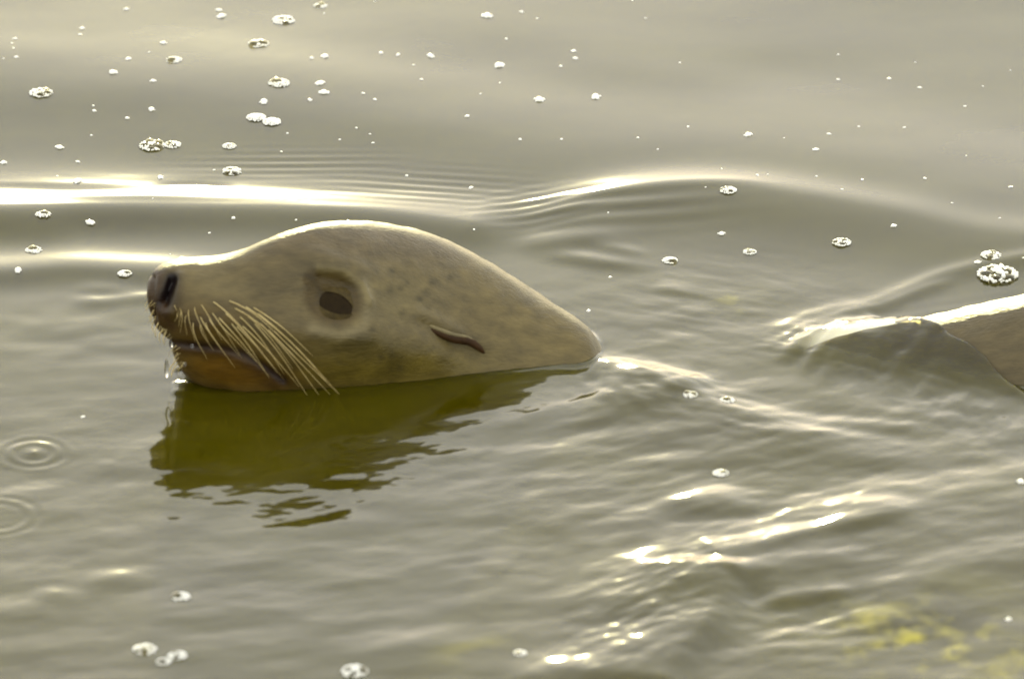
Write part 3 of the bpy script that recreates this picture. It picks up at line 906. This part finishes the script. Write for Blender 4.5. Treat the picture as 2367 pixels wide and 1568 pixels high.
# the biggest raft, by the back; the double raft; the frothy mat; the near double raft
cluster(2305, 634, 100, 7, 'biggest foam raft, with several dark open bubbles, beside the back', elong=1.0, froth=1.6)
r1 = cluster(352, 337, 66, 5, 'double foam raft of large dark bubbles grown together', froth=1.2)
def join_lobe(root, px, py, wpx, nb, froth=1.0):
    """second lobe of the same raft"""
    r2 = cluster(px, py, wpx, nb, 'lobe', froth=froth)
    off = r2.location - root.location
    for ch in list(r2.children):
        ch.parent = root; ch.location = ch.location + off
    bpy.data.objects.remove(r2)
join_lobe(r1, 399, 335, 44, 3)
r2 = cluster(592, 272, 50, 0, 'fine frothy foam mat of two lobes without clear bubbles', froth=2.2)
join_lobe(r2, 628, 282, 48, 0, 2.2)
r3 = cluster(378, 1528, 36, 2, 'blurred double foam raft on the near water')
join_lobe(r3, 410, 1514, 44, 3)

# small lone bubbles
SMALL = [(512, 38, 30), (138, 341, 26), (260, 168, 28), (350, 253, 24), (740, 193, 28), (748, 214, 30), (610, 235, 30), (752, 131, 26), (720, 135, 16), (1126, 37, 32),
         (995, 130, 26), (1152, 152, 34), (1376, 224, 32), (1246, 231, 34), (880, 123, 16), (920, 127, 16), (378, 100, 20), (296, 136, 18), (353, 187, 18), (190, 66, 18), (185, 80, 12),
         (292, 22, 18), (505, 24, 18), (218, 256, 14), (294, 273, 14), (180, 374, 14), (178, 420, 32), (370, 410, 22), (8, 376, 22), (207, 513, 28), (42, 624, 28), (2260, 606, 20),
         (1667, 540, 22), (2064, 521, 18), (1360, 718, 14), (1728, 312, 26), (1080, 269, 16), (1885, 346, 18), (1916, 310, 14), (2054, 182, 14), (2125, 203, 12), (1326, 118, 16),
         (1330, 135, 16), (1296, 153, 12), (1205, 28, 14), (1750, 405, 12), (2136, 412, 12), (1992, 415, 10), (1945, 438, 10), (940, 406, 12), (1088, 434, 16), (540, 503, 14),
         (192, 963, 12), (2358, 1112, 24), (2330, 1430, 18), (35, 90, 14), (38, 132, 14), (1937, 184, 10), (1170, 90, 10), (974, 184, 12), (866, 230, 12), (838, 216, 12), (715, 231, 16),
         (1297, 322, 10), (1202, 322, 12), (1590, 293, 10), (1520, 345, 8), (2090, 295, 10), (2230, 246, 10), (1410, 640, 12), (2335, 432, 12), (785, 322, 8), (862, 330, 8), (650, 350, 8)]
rr = random.Random(5)
for _ in range(46):
    SMALL.append((rr.uniform(0, 2366), rr.uniform(0, 400) if rr.random() < .8 else rr.uniform(400, 600), rr.uniform(6, 9)))
SPECK = {
    (512, 38): 'foam speck next to a tinier one, beyond the dense flat foam raft',
    (138, 341): 'lone foam speck between the tall round raft and the glinting crest',
    (260, 168): 'foam speck between the tall round raft and the oval foam ring',
    (350, 253): 'round foam speck between the oval foam ring and the double raft',
    (740, 193): 'farther foam speck of a close pair beside the lens-shaped foam ring',
    (748, 214): 'foam speck of a close pair beside the lens-shaped ring, the one closer to the head',
    (610, 235): 'foam speck between the lens-shaped foam ring and the frothy mat',
    (752, 131): 'foam speck with a tinier bubble at its side, near the dense flat raft',
    (1126, 37): 'bright foam speck standing alone on the far water beyond the crown',
    (995, 130): 'foam speck at the end of a row with two pinpoint bubbles',
    (1152, 152): 'bright foam speck just farther out than the fuzzy foam speck',
    (1376, 224): 'flat foam speck alone on the pale swell beyond the neck',
    (1246, 231): 'fuzzy foam speck on the pale swell beyond the crown',
    (178, 420): 'foam speck sitting on the far edge of the glinting crest',
    (370, 410): 'flat foam speck between the double raft and the glinting crest',
    (8, 376): 'foam speck beyond the glinting crest, apart from the other specks',
    (207, 513): 'foam speck in the dark trough between the two bright crests',
    (42, 624): 'foam speck on the smaller crest ahead of the nose',
    (2260, 606): 'foam speck between the two foam rafts beside the back',
    (1667, 540): 'foam speck in the dark trough below the bright crest over the neck',
    (1728, 312): 'foam speck on the swell beyond the bright crest over the neck',
    (2358, 1112): 'pale foam speck on the rippled wash in front of the back',
}
SM_ME = []
for k in range(5):
    r_ = random.Random(90 + k)
    it = [(0, 0, .62, .8)] + [(math.cos(a) * .72, math.sin(a) * .72, r_.uniform(.16, .3), .9) for a in [r_.uniform(0, 6.28) for _ in range(5)]]
    SM_ME.append(dome_mesh('bubble_cap', it, M_FROTH, 12, 6))
for k, (px, py, w) in enumerate(SMALL):
    x, y, z = on_water(px, py)
    if w >= 20:
        lab = SPECK.get((px, py), 'small foam speck a few bubbles wide, floating on the olive water'); grp = 'small foam specks'
    else: lab = 'tiny pinpoint bubble floating on the olive water'; grp = 'tiny pinpoint bubbles'
    me_ = SM_ME[(k * 2) % 5] if w < 20 else SM_ME[k % 5]
    o = link('foam_speck' if w >= 20 else 'tiny_bubble', me_, None, (x, y, z))
    s = w / SC / 2; o.scale = (s, s, s); o.rotation_euler = (0, 0, k * 1.7)
    tag(o, lab, 'bubble', grp)

# ------------------------------------------------------------------ drops on and under the chin
def drop(px, py, ry, rx, label, off=.0015, fall=0.0):
    p, n = skin_at(px, py)
    if p is None:
        q, _ = skin_at(420, 840)
        o_, d_ = ray_of(px, py)
        t = (q.y - .002 - o_.y) / d_.y; p = o_ + d_ * t; n = Vector((0, -1, 0)); off = 0
    c = p + n * off
    vs, fs = [], []
    for i in range(9):
        a = -math.pi / 2 + math.pi * i / 8
        taper = 1 - .45 * (i / 8)
        for k in range(10):
            b = 2 * math.pi * k / 10
            vs.append((rx * math.cos(a) * math.cos(b) * taper, rx * math.cos(a) * math.sin(b) * taper, ry * math.sin(a)))
    for i in range(8):
        for k in range(10):
            fs.append((i * 10 + k, i * 10 + (k + 1) % 10, (i + 1) * 10 + (k + 1) % 10, (i + 1) * 10 + k))
    o = mesh_obj('water_drop', vs, fs, M_DROP); o.location = c
    tag(o, label, 'water drop')
    return o
drop(398, 788, .0042, .0022, 'bright water drop hanging at the front of the mouth')
drop(385, 850, .0080, .0022, 'long bright water drip falling from the chin')
drop(428, 838, .0018, .0016, 'small round water drop on the lower jaw')
drop(446, 796, .0016, .0015, 'small round water drop at the mouth line')
